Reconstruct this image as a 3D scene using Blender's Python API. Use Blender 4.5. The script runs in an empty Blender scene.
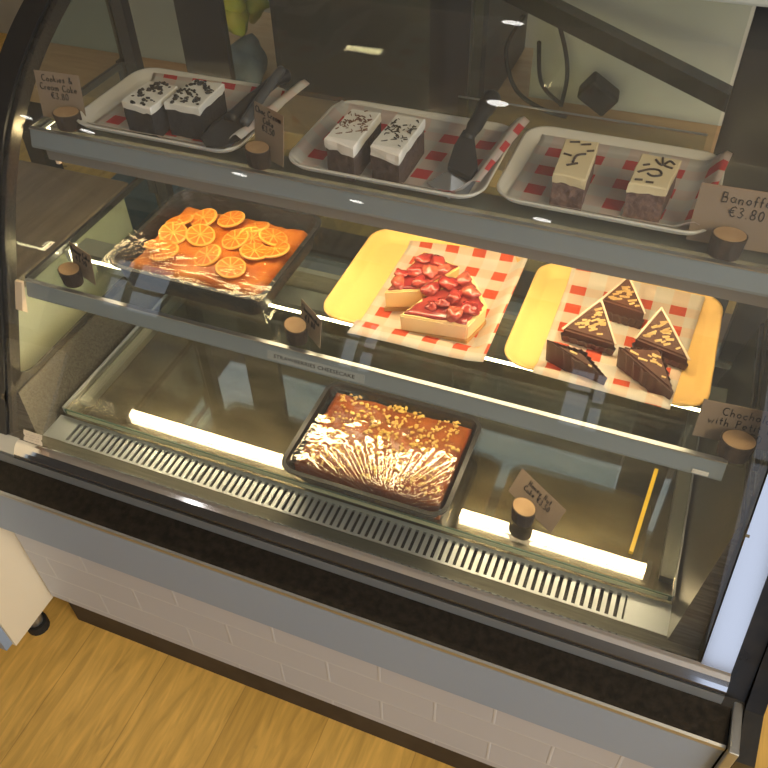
import bpy, bmesh, math, random
from mathutils import Vector, Matrix, noise
random.seed(7)
S = bpy.context.scene; COL = S.collection
PI = math.pi
# ------------------------------------------------------------------ materials
def mat(name, color=(.8,.8,.8), rough=.5, metal=0.0, spec=.5, noise_amt=0, nscale=20, bump=0, bscale=60, color2=None, stretch=None, coat=0, sub=0, trans=0, ior=1.45):
    m = bpy.data.materials.new(name); m.use_nodes = True
    nt = m.node_tree; b = nt.nodes['Principled BSDF']
    b.inputs['Base Color'].default_value = (*color, 1); b.inputs['Roughness'].default_value = rough
    b.inputs['Metallic'].default_value = metal; b.inputs['Specular IOR Level'].default_value = spec
    b.inputs['Coat Weight'].default_value = coat; b.inputs['Transmission Weight'].default_value = trans
    b.inputs['IOR'].default_value = ior
    if coat: b.inputs['Coat Roughness'].default_value = .08
    tc = nt.nodes.new('ShaderNodeTexCoord'); mp = nt.nodes.new('ShaderNodeMapping')
    nt.links.new(tc.outputs['Object'], mp.inputs[0])
    if stretch: mp.inputs['Scale'].default_value = stretch
    if color2 or noise_amt:
        n = nt.nodes.new('ShaderNodeTexNoise'); n.inputs['Scale'].default_value = nscale; n.inputs['Detail'].default_value = 6
        nt.links.new(mp.outputs[0], n.inputs[0])
        r = nt.nodes.new('ShaderNodeMapRange'); r.inputs[1].default_value = .35; r.inputs[2].default_value = .65
        nt.links.new(n.outputs[0], r.inputs[0])
        mx = nt.nodes.new('ShaderNodeMix'); mx.data_type = 'RGBA'
        mx.inputs[6].default_value = (*color, 1); mx.inputs[7].default_value = (*(color2 or [c*(1-noise_amt) for c in color]), 1)
        nt.links.new(r.outputs[0], mx.inputs[0]); nt.links.new(mx.outputs[2], b.inputs['Base Color'])
    if bump:
        n2 = nt.nodes.new('ShaderNodeTexNoise'); n2.inputs['Scale'].default_value = bscale; n2.inputs['Detail'].default_value = 5
        nt.links.new(mp.outputs[0], n2.inputs[0])
        bp = nt.nodes.new('ShaderNodeBump'); bp.inputs['Strength'].default_value = bump; bp.inputs['Distance'].default_value = .004
        nt.links.new(n2.outputs[0], bp.inputs['Height']); nt.links.new(bp.outputs[0], b.inputs['Normal'])
    return m
def glass_mat(name, refl=.05, tint=(1,1,1), rough=0.0, fres=True, bump=0, bscale=30, stretch=(1,1,1), gcol=(1,1,1), ior=1.5, veil=0):
    m = bpy.data.materials.new(name); m.use_nodes = True; nt = m.node_tree; nt.nodes.clear()
    o = nt.nodes.new('ShaderNodeOutputMaterial'); mx = nt.nodes.new('ShaderNodeMixShader')
    t = nt.nodes.new('ShaderNodeBsdfTransparent'); t.inputs[0].default_value = (*tint, 1)
    g = nt.nodes.new('ShaderNodeBsdfGlossy'); g.inputs['Roughness'].default_value = rough; g.inputs[0].default_value = (*gcol, 1)
    if fres:
        f = nt.nodes.new('ShaderNodeLayerWeight'); f.inputs[0].default_value = .5
        p5 = nt.nodes.new('ShaderNodeMath'); p5.operation = 'POWER'; p5.inputs[1].default_value = 5; nt.links.new(f.outputs['Facing'], p5.inputs[0])
        a = nt.nodes.new('ShaderNodeMath'); a.operation = 'MULTIPLY_ADD'; a.inputs[1].default_value = .9; a.inputs[2].default_value = refl; a.use_clamp = True
        nt.links.new(p5.outputs[0], a.inputs[0]); nt.links.new(a.outputs[0], mx.inputs[0])
    else: mx.inputs[0].default_value = refl
    if bump:
        tc = nt.nodes.new('ShaderNodeTexCoord'); mp = nt.nodes.new('ShaderNodeMapping'); mp.inputs['Scale'].default_value = stretch
        n2 = nt.nodes.new('ShaderNodeTexNoise'); n2.inputs['Scale'].default_value = bscale; n2.inputs['Detail'].default_value = 3
        nt.links.new(tc.outputs['Object'], mp.inputs[0]); nt.links.new(mp.outputs[0], n2.inputs[0])
        bp = nt.nodes.new('ShaderNodeBump'); bp.inputs['Strength'].default_value = bump; bp.inputs['Distance'].default_value = .004
        nt.links.new(n2.outputs[0], bp.inputs['Height']); nt.links.new(bp.outputs[0], g.inputs['Normal'])
    nt.links.new(t.outputs[0], mx.inputs[1])
    if veil:
        mx2 = nt.nodes.new('ShaderNodeMixShader'); mx2.inputs[0].default_value = veil
        d = nt.nodes.new('ShaderNodeBsdfDiffuse'); d.inputs[0].default_value = (.7,.72,.75,1)
        nt.links.new(t.outputs[0], mx2.inputs[1]); nt.links.new(d.outputs[0], mx2.inputs[2]); nt.links.new(mx2.outputs[0], mx.inputs[1])
    nt.links.new(g.outputs[0], mx.inputs[2]); nt.links.new(mx.outputs[0], o.inputs[0])
    return m
def emit(name, col, st):
    m = bpy.data.materials.new(name); m.use_nodes = True; nt = m.node_tree; nt.nodes.clear()
    o = nt.nodes.new('ShaderNodeOutputMaterial'); e = nt.nodes.new('ShaderNodeEmission')
    e.inputs[0].default_value = (*col, 1); e.inputs[1].default_value = st; nt.links.new(e.outputs[0], o.inputs[0]); return m
def gingham(name, white, pink, red, p):
    m = mat(name, white, .75); nt = m.node_tree; b = nt.nodes['Principled BSDF']
    uv = nt.nodes.new('ShaderNodeUVMap'); sep = nt.nodes.new('ShaderNodeSeparateXYZ'); nt.links.new(uv.outputs[0], sep.inputs[0])
    hs = []
    for k in (0,1):
        mu = nt.nodes.new('ShaderNodeMath'); mu.operation='MULTIPLY'; mu.inputs[1].default_value = 1/p; nt.links.new(sep.outputs[k], mu.inputs[0])
        fr = nt.nodes.new('ShaderNodeMath'); fr.operation='FRACT'; nt.links.new(mu.outputs[0], fr.inputs[0])
        gt = nt.nodes.new('ShaderNodeMath'); gt.operation='GREATER_THAN'; gt.inputs[1].default_value = .53; nt.links.new(fr.outputs[0], gt.inputs[0])
        hs.append(gt)
    mxm = nt.nodes.new('ShaderNodeMath'); mxm.operation='MAXIMUM'; mn = nt.nodes.new('ShaderNodeMath'); mn.operation='MINIMUM'
    for q in (mxm, mn): nt.links.new(hs[0].outputs[0], q.inputs[0]); nt.links.new(hs[1].outputs[0], q.inputs[1])
    m1 = nt.nodes.new('ShaderNodeMix'); m1.data_type='RGBA'; m1.inputs[6].default_value=(*white,1); m1.inputs[7].default_value=(*pink,1)
    nt.links.new(mxm.outputs[0], m1.inputs[0])
    m2 = nt.nodes.new('ShaderNodeMix'); m2.data_type='RGBA'; m2.inputs[7].default_value=(*red,1)
    nt.links.new(m1.outputs[2], m2.inputs[6]); nt.links.new(mn.outputs[0], m2.inputs[0]); nt.links.new(m2.outputs[2], b.inputs['Base Color'])
    # thin paper lets light through
    tr = nt.nodes.new('ShaderNodeBsdfTranslucent'); nt.links.new(m2.outputs[2], tr.inputs[0])
    ms = nt.nodes.new('ShaderNodeMixShader'); ms.inputs[0].default_value = .35
    nt.links.new(b.outputs[0], ms.inputs[1]); nt.links.new(tr.outputs[0], ms.inputs[2])
    nt.links.new(ms.outputs[0], nt.nodes['Material Output'].inputs[0])
    return m
M = {}
M['steel'] = mat('stainless_steel', (.33,.31,.26), .34, 1, bump=.12, bscale=12, stretch=(3,60,60), color2=(.25,.235,.20), nscale=5)
M['liner'] = mat('dark_steel_liner', (.17,.16,.13), .3, .9, bump=.1, bscale=12, stretch=(3,60,60), color2=(.10,.09,.075), nscale=6)
M['steel_floor'] = mat('well_steel', (.27,.25,.19), .40, .8, bump=.1, bscale=9, color2=(.13,.115,.085), nscale=7, stretch=(1.2,3,1))
M['chrome'] = mat('chrome', (.78,.79,.82), .08, 1)
M['brushed'] = mat('brushed_aluminium', (.50,.53,.56), .38, .75, bump=.05, bscale=300, stretch=(.05,1,1))
M['rail_grey'] = mat('shelf_rail_grey', (.25,.30,.34), .42, .35)
M['housing'] = mat('lamp_housing_taupe', (.20,.19,.185), .5, .1)
M['black'] = mat('black_gloss', (.012,.012,.013), .16, 0, bump=.25, bscale=3, color2=(.02,.018,.016), nscale=40)
M['black_speck'] = mat('black_laminate', (.008,.007,.006), .45, 0, spec=.25, color2=(.02,.016,.013), nscale=90, bump=.2, bscale=150)
M['blackmetal'] = mat('black_metal', (.018,.018,.02), .4)
M['fascia'] = mat('pale_fascia', (.26,.34,.47), .35, 0)
M['silver'] = mat('silver_edge', (.42,.44,.46), .35, .9)
M['kick'] = mat('dark_kick', (.06,.045,.035), .6, noise_amt=.3)
M['cream'] = mat('cream_laminate', (.80,.70,.52), .4)
M['wood'] = mat('bench_wood', (.52,.33,.17), .45, color2=(.42,.25,.12), nscale=6, stretch=(1,8,1))
M['darkwood'] = mat('counter_wood', (.25,.17,.11), .4, color2=(.17,.11,.07), nscale=6, stretch=(8,1,1))
M['wallgrey'] = mat('back_wall_grey', (.46,.45,.41), .7, noise_amt=.15, nscale=4)
M['white_paint'] = mat('white_paint', (.72,.71,.68), .8)
M['darkpaint'] = mat('dark_paint', (.10,.10,.105), .8)
M['glass'] = glass_mat('curved_glass', .055, (.95,.97,.965), ior=1.5, veil=.042)
M['sideglass'] = glass_mat('side_glass', .015, (.88,.92,.90))
M['shelfglass'] = glass_mat('shelf_glass', .035, (.86,.90,.88))
M['deckglass'] = glass_mat('deck_glass', .11, (.86,.85,.80))
M['glassedge'] = mat('green_glass_edge', (.10,.16,.12), .15, 0)
M['film'] = glass_mat('cling_film', .05, (.95,.95,.95), rough=.12, bump=.3, bscale=35, stretch=(1,2,1), gcol=(1,.97,.9))
M['film2'] = glass_mat('shiny_cling_film', .12, (.93,.93,.93), rough=.10, bump=.15, bscale=35, gcol=(1,.95,.85))
M['film3'] = glass_mat('crinkled_cling_film', .06, (.95,.95,.95), rough=.06, bump=.5, bscale=45, stretch=(.6,2,1), gcol=(1,.95,.85))
M['led'] = emit('warm_led', (1,.78,.44), 38); M['led2'] = emit('warm_led_top', (1,.77,.42), 38)
M['tray_white'] = mat('white_tray', (.62,.61,.58), .35)
M['tray_yellow'] = mat('yellow_tray', (.88,.58,.20), .4, color2=(.84,.52,.16), nscale=8)
M['tray_black'] = mat('black_baking_tray', (.025,.024,.024), .35, .2)
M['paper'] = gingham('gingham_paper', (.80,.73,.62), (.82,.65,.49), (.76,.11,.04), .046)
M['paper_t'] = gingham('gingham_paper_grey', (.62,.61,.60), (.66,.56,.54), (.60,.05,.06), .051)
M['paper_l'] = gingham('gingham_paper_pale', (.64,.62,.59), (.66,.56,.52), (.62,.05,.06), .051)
M['choc_dark'] = mat('dark_chocolate_sponge', (.016,.015,.018), .8, bump=.8, bscale=120, color2=(.028,.026,.029), nscale=80)
M['sponge_brown'] = mat('brown_sponge', (.10,.065,.055), .85, bump=1, bscale=150, color2=(.05,.03,.028), nscale=110)
M['sponge_ban'] = mat('banana_sponge', (.22,.13,.11), .85, bump=1, bscale=140, color2=(.10,.055,.05), nscale=120)
M['icing'] = mat('white_icing', (.74,.73,.70), .5, bump=.4, bscale=50)
M['icing_cream'] = mat('cream_icing', (.68,.58,.38), .5, bump=.3, bscale=40)
M['crumb'] = mat('dark_crumbs', (.02,.017,.016), .6)
M['shaving'] = mat('brown_shavings', (.16,.07,.04), .6)
M['drizzle'] = mat('chocolate_drizzle', (.03,.015,.01), .3)
M['orange'] = mat('glazed_orange_cake', (.62,.20,.010), .45, coat=.1, color2=(.42,.085,.004), nscale=22, bump=.8, bscale=40)
M['slice'] = mat('orange_slice', (.70,.22,.010), .4, coat=.1, color2=(.58,.15,.006), nscale=40)
M['rind'] = mat('orange_rind', (.86,.44,.09), .3, coat=.4)
M['baklava'] = mat('honey_cake', (.36,.085,.010), .35, coat=.2, color2=(.22,.045,.006), nscale=30, bump=.5, bscale=60)
M['nut'] = mat('chopped_nuts', (.90,.62,.20), .5, color2=(.75,.50,.10), nscale=60)
M['almond'] = mat('almond_pieces', (.66,.44,.17), .55, color2=(.50,.31,.10), nscale=80)
M['cheese'] = mat('cheesecake_filling', (.93,.70,.26), .5, bump=.2, color2=(.90,.62,.34), nscale=12)
M['berry'] = mat('glazed_strawberry', (.27,.018,.022), .2, coat=.4, color2=(.42,.06,.04), nscale=35)
M['berry2'] = mat('glazed_strawberry_pale', (.50,.13,.07), .2, coat=.4, color2=(.42,.05,.04), nscale=50)
M['glaze'] = mat('red_glaze', (.26,.02,.025), .2, coat=.4, color2=(.42,.07,.05), nscale=25)
M['choc'] = mat('milk_chocolate', (.10,.034,.018), .5, spec=.3, color2=(.07,.023,.012), nscale=30, bump=.2)
M['wrapper'] = mat('brown_paper_case', (.10,.042,.026), .42, bump=.15)
M['layer'] = mat('cream_layer', (.80,.62,.45), .5)
M['card'] = mat('kraft_card', (.27,.20,.145), .8, noise_amt=.1)
M['ink'] = mat('black_ink', (.012,.008,.01), .6)
M['bark'] = mat('log_bark', (.07,.045,.03), .9, bump=1, bscale=90, color2=(.022,.014,.010), nscale=60, stretch=(1,1,.3))
M['log_top'] = mat('log_cut_face', (.42,.27,.14), .7, color2=(.33,.20,.10), nscale=40)
M['plastic_black'] = mat('black_plastic', (.014,.014,.016), .35)
M['plastic_grey'] = mat('worn_grey_plastic', (.06,.062,.068), .35)  # grey put in for the highlight on the black upper arm
M['yellow'] = mat('yellow_plastic', (.75,.50,.03), .4)
M['label'] = mat('paper_label', (.72,.64,.52), .7)
M['blue'] = mat('blue_plastic', (.06,.17,.28), .4)
M['bluegrey'] = mat('blue_grey_bag', (.13,.16,.20), .7, noise_amt=.4)
M['leafy'] = mat('yellow_green_fruit', (.34,.40,.05), .5, color2=(.5,.42,.06), nscale=30)
M['cable'] = mat('black_cable', (.01,.01,.012), .5)
M['rubber'] = mat('black_rubber', (.015,.015,.015), .7)
M['teal'] = mat('pale_top_panel', (.42,.47,.46), .4)
M['lampglow'] = emit('ceiling_lamp_glow', (1,.97,.92), 14)
M['nickel'] = mat('steel_blade', (.45,.46,.48), .22, 1)
# ------------------------------------------------------------------ helpers
def new(name, bm, m, parent=None, smooth=False, loc=None):
    me = bpy.data.meshes.new(name); bmesh.ops.recalc_face_normals(bm, faces=bm.faces[:]); bm.to_mesh(me); bm.free()
    for mm in (m if isinstance(m, (list,tuple)) else [m]): me.materials.append(mm)
    if smooth:
        for p in me.polygons: p.use_smooth = True
    o = bpy.data.objects.new(name, me); COL.objects.link(o)
    if loc: o.location = loc
    if parent: o.parent = parent
    return o
def box(bm, x0,x1,y0,y1,z0,z1, mi=0, bev=0):
    vs = [bm.verts.new((x,y,z)) for x in (x0,x1) for y in (y0,y1) for z in (z0,z1)]
    fs = [bm.faces.new([vs[i] for i in f]) for f in ((0,1,3,2),(4,6,7,5),(0,4,5,1),(2,3,7,6),(0,2,6,4),(1,5,7,3))]
    for f in fs: f.material_index = mi
    if bev:
        es = list({e for f in fs for e in f.edges})
        bmesh.ops.bevel(bm, geom=es, offset=bev, segments=2, affect='EDGES', profile=.5)
    return vs
def bx(name, m, dims, parent=None, bev=0):
    bm = bmesh.new(); box(bm, *dims, bev=bev); return new(name, bm, m, parent)
def extr_x(bm, pts, x0, x1, mi=0):
    """closed (y,z) outline extruded along x"""
    a = [bm.verts.new((x0,y,z)) for y,z in pts]; b = [bm.verts.new((x1,y,z)) for y,z in pts]
    n = len(pts); fs = [bm.faces.new(a), bm.faces.new(b[::-1])]
    for i in range(n): fs.append(bm.faces.new((a[i], a[(i+1)%n], b[(i+1)%n], b[i])))
    for f in fs: f.material_index = mi
    return fs
def prism(bm, top, bot, mi=0):
    a = [bm.verts.new(p) for p in top]; b = [bm.verts.new(p) for p in bot]; n = len(a)
    fs = [bm.faces.new(a), bm.faces.new(b[::-1])]
    for i in range(n): fs.append(bm.faces.new((a[i], a[(i+1)%n], b[(i+1)%n], b[i])))
    for f in fs: f.material_index = mi
    return fs
def tube(bm, pts, r, seg=8, mi=0):
    pts = [Vector(p) for p in pts]; rings = []
    for i, p in enumerate(pts):
        d = (pts[min(i+1,len(pts)-1)] - pts[max(i-1,0)]).normalized()
        u = d.orthogonal().normalized() if i == 0 else (lu - d*lu.dot(d)).normalized()
        lu = u; v = d.cross(u); rr = r[i] if isinstance(r,(list,tuple)) else r
        rings.append([bm.verts.new(p + (u*math.cos(2*PI*k/seg) + v*math.sin(2*PI*k/seg))*rr) for k in range(seg)])
    for a, b in zip(rings, rings[1:]):
        for k in range(seg): f = bm.faces.new((a[k], a[(k+1)%seg], b[(k+1)%seg], b[k])); f.material_index = mi
    bm.faces.new(rings[0][::-1]).material_index = mi; bm.faces.new(rings[-1]).material_index = mi
def smooth_pts(P, n=6):
    P = [Vector(p) for p in P]; out = []
    for i in range(len(P)-1):
        p0 = P[max(i-1,0)]; p1 = P[i]; p2 = P[i+1]; p3 = P[min(i+2,len(P)-1)]
        for k in range(n):
            t = k/n; out.append(.5*((2*p1)+(p2-p0)*t+(2*p0-5*p1+4*p2-p3)*t*t+(3*p1-p0-3*p2+p3)*t**3))
    out.append(P[-1]); return out
def blob(bm, c, s, seed=0, amt=.2, sub=2, mi=0, rot=None):
    r = bmesh.ops.create_icosphere(bm, subdivisions=sub, radius=1)
    R_ = rot or Matrix.Rotation(seed*1.7, 3, 'Z')
    for v in r['verts']:
        k = 1 + amt*noise.noise(v.co*1.3 + Vector((seed*3.1, seed, 0)))*2
        q = R_ @ Vector((v.co.x*s[0]*k, v.co.y*s[1]*k, v.co.z*s[2]*k)); v.co = q + Vector(c)
    for v in r['verts']:
        for f in v.link_faces: f.material_index = mi; f.smooth = True
def empty(name, label, cat, loc=(0,0,0), rz=0, group=None):
    o = bpy.data.objects.new(name, None); COL.objects.link(o); o.location = loc; o.rotation_euler.z = rz; o.empty_display_size = .05
    return tag(o, label, cat, group)
def tag(o, label, cat, group=None):
    o['label'] = label; o['category'] = cat
    if group: o['group'] = group
    return o
def struct(o): o['kind'] = 'structure'; return o
def rrect(w, d, r, n=6):
    P = []
    for cx, cy, a0 in ((w/2-r, d/2-r, 0), (-w/2+r, d/2-r, 90), (-w/2+r, -d/2+r, 180), (w/2-r, -d/2+r, 270)):
        for k in range(n+1):
            a = math.radians(a0 + 90*k/n); P.append((cx + r*math.cos(a), cy + r*math.sin(a)))
    return P
def ringloft(bm, rings, close_top=True, close_bot=True):
    V = [[bm.verts.new(p) for p in r] for r in rings]; n = len(V[0])
    for a, b in zip(V, V[1:]):
        for k in range(n): bm.faces.new((a[k], a[(k+1)%n], b[(k+1)%n], b[k]))
    if close_bot: bm.faces.new(V[0][::-1])
    if close_top: bm.faces.new(V[-1])
# ------------------------------------------------------------------ handwriting strokes
def arc(cx, cy, rx, ry, a0, a1, n=7):
    return [(cx+rx*math.cos(math.radians(a0+(a1-a0)*k/n)), cy+ry*math.sin(math.radians(a0+(a1-a0)*k/n))) for k in range(n+1)]
G = {
 'a': (.6,[arc(.25,.25,.22,.25,60,360)+[(.47,.45),(.48,.05),(.55,0)]]), 'b': (.55,[[(.08,1),(.08,0)], arc(.27,.25,.2,.25,170,-170)]),
 'c': (.5,[arc(.28,.25,.22,.25,50,310)]), 'd': (.6,[arc(.25,.25,.2,.25,60,330), [(.47,1),(.47,0)]]),
 'e': (.55,[[(.06,.25),(.46,.27)]+arc(.26,.26,.2,.25,10,310)]), 'f': (.4,[[(.38,.9),(.25,1),(.16,.85),(.16,0)],[(.02,.5),(.34,.5)]]),
 'g': (.55,[arc(.25,.25,.2,.25,60,360)+[(.45,.45),(.45,-.25),(.25,-.42),(.08,-.3)]]), 'H': (.7,[[(.1,1),(.1,0)],[(.55,1),(.55,0)],[(.1,.5),(.55,.5)]]),
 'h': (.55,[[(.08,1),(.08,0)],[(.08,.3),(.25,.5),(.42,.4),(.42,0)]]), 'i': (.22,[[(.1,.5),(.1,0)],[(.1,.7),(.11,.74)]]),
 'k': (.5,[[(.08,1),(.08,0)],[(.4,.5),(.1,.22),(.42,0)]]), 'l': (.25,[[(.1,1),(.1,.05),(.16,0)]]),
 'm': (.75,[[(.06,.5),(.06,0)],[(.06,.35),(.2,.5),(.34,.4),(.34,0)],[(.34,.35),(.48,.5),(.62,.4),(.62,0)]]),
 'n': (.55,[[(.06,.5),(.06,0)],[(.06,.33),(.22,.5),(.4,.4),(.4,0)]]), 'o': (.55,[arc(.26,.25,.2,.25,90,450)]),
 'p': (.55,[[(.08,.5),(.08,-.4)], arc(.27,.25,.2,.25,170,-170)]), 'r': (.4,[[(.06,.5),(.06,0)],[(.06,.3),(.2,.48),(.34,.45)]]),
 's': (.45,[[(.38,.44),(.2,.5),(.08,.38),(.34,.16),(.24,0),(.04,.05)]]), 't': (.4,[[(.18,.85),(.18,.06),(.3,0)],[(.02,.52),(.34,.52)]]),
 'u': (.55,[[(.06,.5),(.08,.08),(.25,0),(.4,.12),(.42,.5),(.42,0)]]), 'w': (.7,[[(.04,.5),(.16,0),(.3,.4),(.44,0),(.58,.5)]]),
 'y': (.5,[[(.06,.5),(.24,.05)],[(.42,.5),(.12,-.4)]]), '&': (.7,[[(.6,0),(.15,.7),(.3,1),(.42,.75),(.08,.25),(.25,0),(.5,.1),(.6,.4)]]),
 'B': (.7,[[(.1,1),(.1,0)],[(.1,1),(.45,.95),(.45,.58),(.1,.52),(.55,.45),(.52,.05),(.1,0)]]), 'C': (.7,[arc(.4,.5,.34,.5,50,310)]),
 'R': (.7,[[(.1,0),(.1,1),(.45,.95),(.48,.6),(.1,.5),(.55,0)]]), 'H': (.7,[[(.1,1),(.1,0)],[(.55,1),(.55,0)],[(.1,.5),(.55,.5)]]),
 'O': (.75,[arc(.35,.5,.3,.5,90,450)]), 'F': (.6,[[(.1,0),(.1,1),(.5,1)],[(.1,.52),(.42,.52)]]), 'P': (.6,[[(.1,0),(.1,1),(.45,.93),(.45,.6),(.1,.5)]]), 'N': (.7,[[(.1,0),(.1,1),(.5,0),(.5,1)]]),
 'T': (.65,[[(.02,1),(.6,1)],[(.3,1),(.3,0)]]),
 '\u20ac': (.75,[arc(.45,.5,.3,.5,50,310),[(.0,.6),(.5,.6)],[(.0,.4),(.48,.4)]]), '3': (.6,[[(.08,.9),(.3,1),(.45,.8),(.2,.54),(.5,.3),(.3,0),(.05,.08)]]),
 '5': (.6,[[(.48,1),(.12,1),(.1,.58),(.4,.6),(.5,.3),(.3,0),(.05,.06)]]), '0': (.6,[arc(.28,.5,.22,.5,90,450)]), '8': (.6,[arc(.28,.74,.18,.25,270,-90)+arc(.28,.25,.22,.25,90,450)]),
 '.': (.25,[[(.08,0),(.12,.04)]]), ' ': (.4,[]),
}
def write(bm, lines, size, width, place, th=.0009, gap=1.35):
    """place(u,v) -> 3d; u right from the text's left, v up from first baseline"""
    rnd = random.Random(len(lines[0]))
    for li, line in enumerate(lines):
        tot = sum(G[ch][0]+.12 for ch in line)*size; k = min(1, width/tot); u = (width - tot*k)/2
        for ch in line:
            w, st = G[ch]; jy = rnd.uniform(-.06,.06)*size
            for s_ in st:
                P = [place(u + a*size*k, -li*gap*size + b*size + jy) for a, b in s_]
                for p, q in zip(P, P[1:]):
                    pass
                tube(bm, P, th/2, 5)
            u += (w+.12)*size*k
# ------------------------------------------------------------------ camera (photo 768x768, focal 811 px)
CAMP = Vector((.961,-.61,1.65))
Rw = Matrix(((0.929920153644257, 0.2455119868537859, -0.2738108327976598),
             (0.3670581715655885, -0.6656371278227893, 0.6497657368242452),
             (-0.02273337927296568, -0.704734757461936, -0.7091065611682756)))
cam = bpy.data.cameras.new('camera'); camo = bpy.data.objects.new('camera', cam); COL.objects.link(camo)
cam.sensor_width = 36; cam.sensor_fit = 'HORIZONTAL'; cam.lens = 811/768*36; cam.clip_start = .02
rt = Rw @ Vector((1,0,0)); up = -(Rw @ Vector((0,1,0))); bk = -(Rw @ Vector((0,0,1)))
camo.matrix_world = Matrix(((rt.x,up.x,bk.x,CAMP.x),(rt.y,up.y,bk.y,CAMP.y),(rt.z,up.z,bk.z,CAMP.z),(0,0,0,1)))
S.camera = camo
# ------------------------------------------------------------------ room
XL, XR, YF, YB, ZC = -2.6, 3.4, -3.2, 2.6, 2.7
mfl = mat('wood_floor', (.56,.33,.105), .38); nt = mfl.node_tree; b = nt.nodes['Principled BSDF']
tc = nt.nodes.new('ShaderNodeTexCoord')
mp = nt.nodes.new('ShaderNodeMapping'); mp.inputs['Rotation'].default_value = (0,0,PI/2); nt.links.new(tc.outputs['Object'], mp.inputs[0])
br = nt.nodes.new('ShaderNodeTexBrick'); br.inputs['Scale'].default_value = 1; br.inputs['Brick Width'].default_value = 1.2; br.inputs['Row Height'].default_value = .19
br.inputs['Mortar Size'].default_value = .0012; br.inputs['Color1'].default_value = (.74,.46,.12,1); br.inputs['Color2'].default_value = (.62,.375,.09,1); br.inputs['Mortar'].default_value = (.52,.31,.08,1)
nt.links.new(mp.outputs[0], br.inputs[0])
mp2 = nt.nodes.new('ShaderNodeMapping'); mp2.inputs['Scale'].default_value = (9,1.2,1); nt.links.new(tc.outputs['Object'], mp2.inputs[0])
n1 = nt.nodes.new('ShaderNodeTexNoise'); n1.inputs['Scale'].default_value = 5; n1.inputs['Detail'].default_value = 8; n1.inputs['Distortion'].default_value = 1.2; nt.links.new(mp2.outputs[0], n1.inputs[0])
rg = nt.nodes.new('ShaderNodeMapRange'); rg.inputs[1].default_value = .3; rg.inputs[2].default_value = .7; rg.inputs[3].default_value = .72; rg.inputs[4].default_value = 1.15; nt.links.new(n1.outputs[0], rg.inputs[0])
mm = nt.nodes.new('ShaderNodeMix'); mm.data_type = 'RGBA'; mm.blend_type = 'MULTIPLY'; mm.inputs[0].default_value = 1
nt.links.new(br.outputs[0], mm.inputs[6]); nt.links.new(rg.outputs[0], mm.inputs[7])
vo = nt.nodes.new('ShaderNodeTexVoronoi'); vo.inputs['Scale'].default_value = 7; nt.links.new(tc.outputs['Object'], vo.inputs[0])
r3 = nt.nodes.new('ShaderNodeMapRange'); r3.inputs[1].default_value = .04; r3.inputs[2].default_value = .09; r3.inputs[3].default_value = .35; r3.inputs[4].default_value = 1; nt.links.new(vo.outputs[0], r3.inputs[0])
m4 = nt.nodes.new('ShaderNodeMix'); m4.data_type = 'RGBA'; m4.blend_type = 'MULTIPLY'; m4.inputs[0].default_value = 1
nt.links.new(mm.outputs[2], m4.inputs[6]); nt.links.new(r3.outputs[0], m4.inputs[7]); nt.links.new(m4.outputs[2], b.inputs['Base Color'])
struct(bx('floor', mfl, (XL,XR,YF,YB,-.05,0)))
struct(bx('ceiling', M['white_paint'], (XL,XR,YF,YB,ZC,ZC+.05)))
struct(bx('wall_back', M['wallgrey'], (XL,XR,YB,YB+.05,0,ZC)))
struct(bx('wall_left', M['white_paint'], (XL-.05,XL,YF,YB,0,ZC)))
struct(bx('wall_right', M['white_paint'], (XR,XR+.05,YF,YB,0,ZC)))
# wall behind the camera, openings added for bright patches reflected in the case
added_wins = [(-2.25,-1.75),(-.62,-.36),(.70,.92),(1.25,1.85)]
added_wins = [(-2.25,-1.75,.95,1.62),(-.62,-.36,.95,1.55),(.66,.92,.95,1.62),(1.62,1.95,.03,2.05)]
bm = bmesh.new(); xs = [XL]
for w in added_wins: xs += [w[0],w[1]]; box(bm, w[0],w[1],YF-.05,YF,0,w[2]); box(bm, w[0],w[1],YF-.05,YF,w[3],ZC)
xs.append(XR)
for i in range(0,len(xs),2): box(bm, xs[i],xs[i+1],YF-.05,YF,0,ZC)
struct(new('wall_front', bm, M['darkpaint']))
patch_glow = emit('daylight_outside', (.74,.86,1), 1.7); chrome_glow = emit('daylight_through_door', (.74,.82,1), 1.0); side_glow = emit('daylight_outside_side', (.68,.82,1), 3.4)  # added emitters: reflected patches, chrome strip glow, daylight from the right
for i,(a,c,Z0,Z1) in enumerate(added_wins):
    bm = bmesh.new(); zz = (Z0+Z1)/2; xm = a+(c-a)*(.38+.1*i)
    for d in ((a,a+.03,Z0,Z1),(c-.03,c,Z0,Z1),(a+.03,c-.03,Z0,Z0+.03),(a+.03,c-.03,Z1-.03,Z1),(a+.03,xm,zz,zz+.04),(xm,xm+.02,Z0+.03,Z1-.03),(xm+.02,c-.03,Z0+(Z1-Z0)*.33,Z0+(Z1-Z0)*.33+.05)):
        box(bm, d[0],d[1],YF-.06,YF+.02,d[2],d[3])
    w = struct(new('window_%d'%(i+1) if i<3 else 'door_1', bm, M['blackmetal']))  # added frames; the tall one gives the chrome strip its bright reflection
    bm = bmesh.new(); box(bm, a+.03,c-.03,YF-.045,YF-.04,Z0+.03,Z1-.03); p = new('window_pane' if i<3 else 'door_pane', bm, patch_glow if i<3 else chrome_glow, w)
bm = bmesh.new()
for d in ((-3.0,-2.96,.4,2.3),(-.14,-.10,.4,2.3),(-2.96,-.14,.4,.44),(-2.96,-.14,2.26,2.3),(-1.57,-1.53,.44,2.26)): box(bm, XR-.03,XR-.002,d[0],d[1],d[2],d[3])
w = struct(new('window_5', bm, M['blackmetal'])); bm = bmesh.new(); box(bm, XR-.015,XR-.010,-2.96,-.14,.44,2.26); new('window_pane', bm, side_glow, w)  # unseen glowing window added on the right wall to bring in daylight
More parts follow.
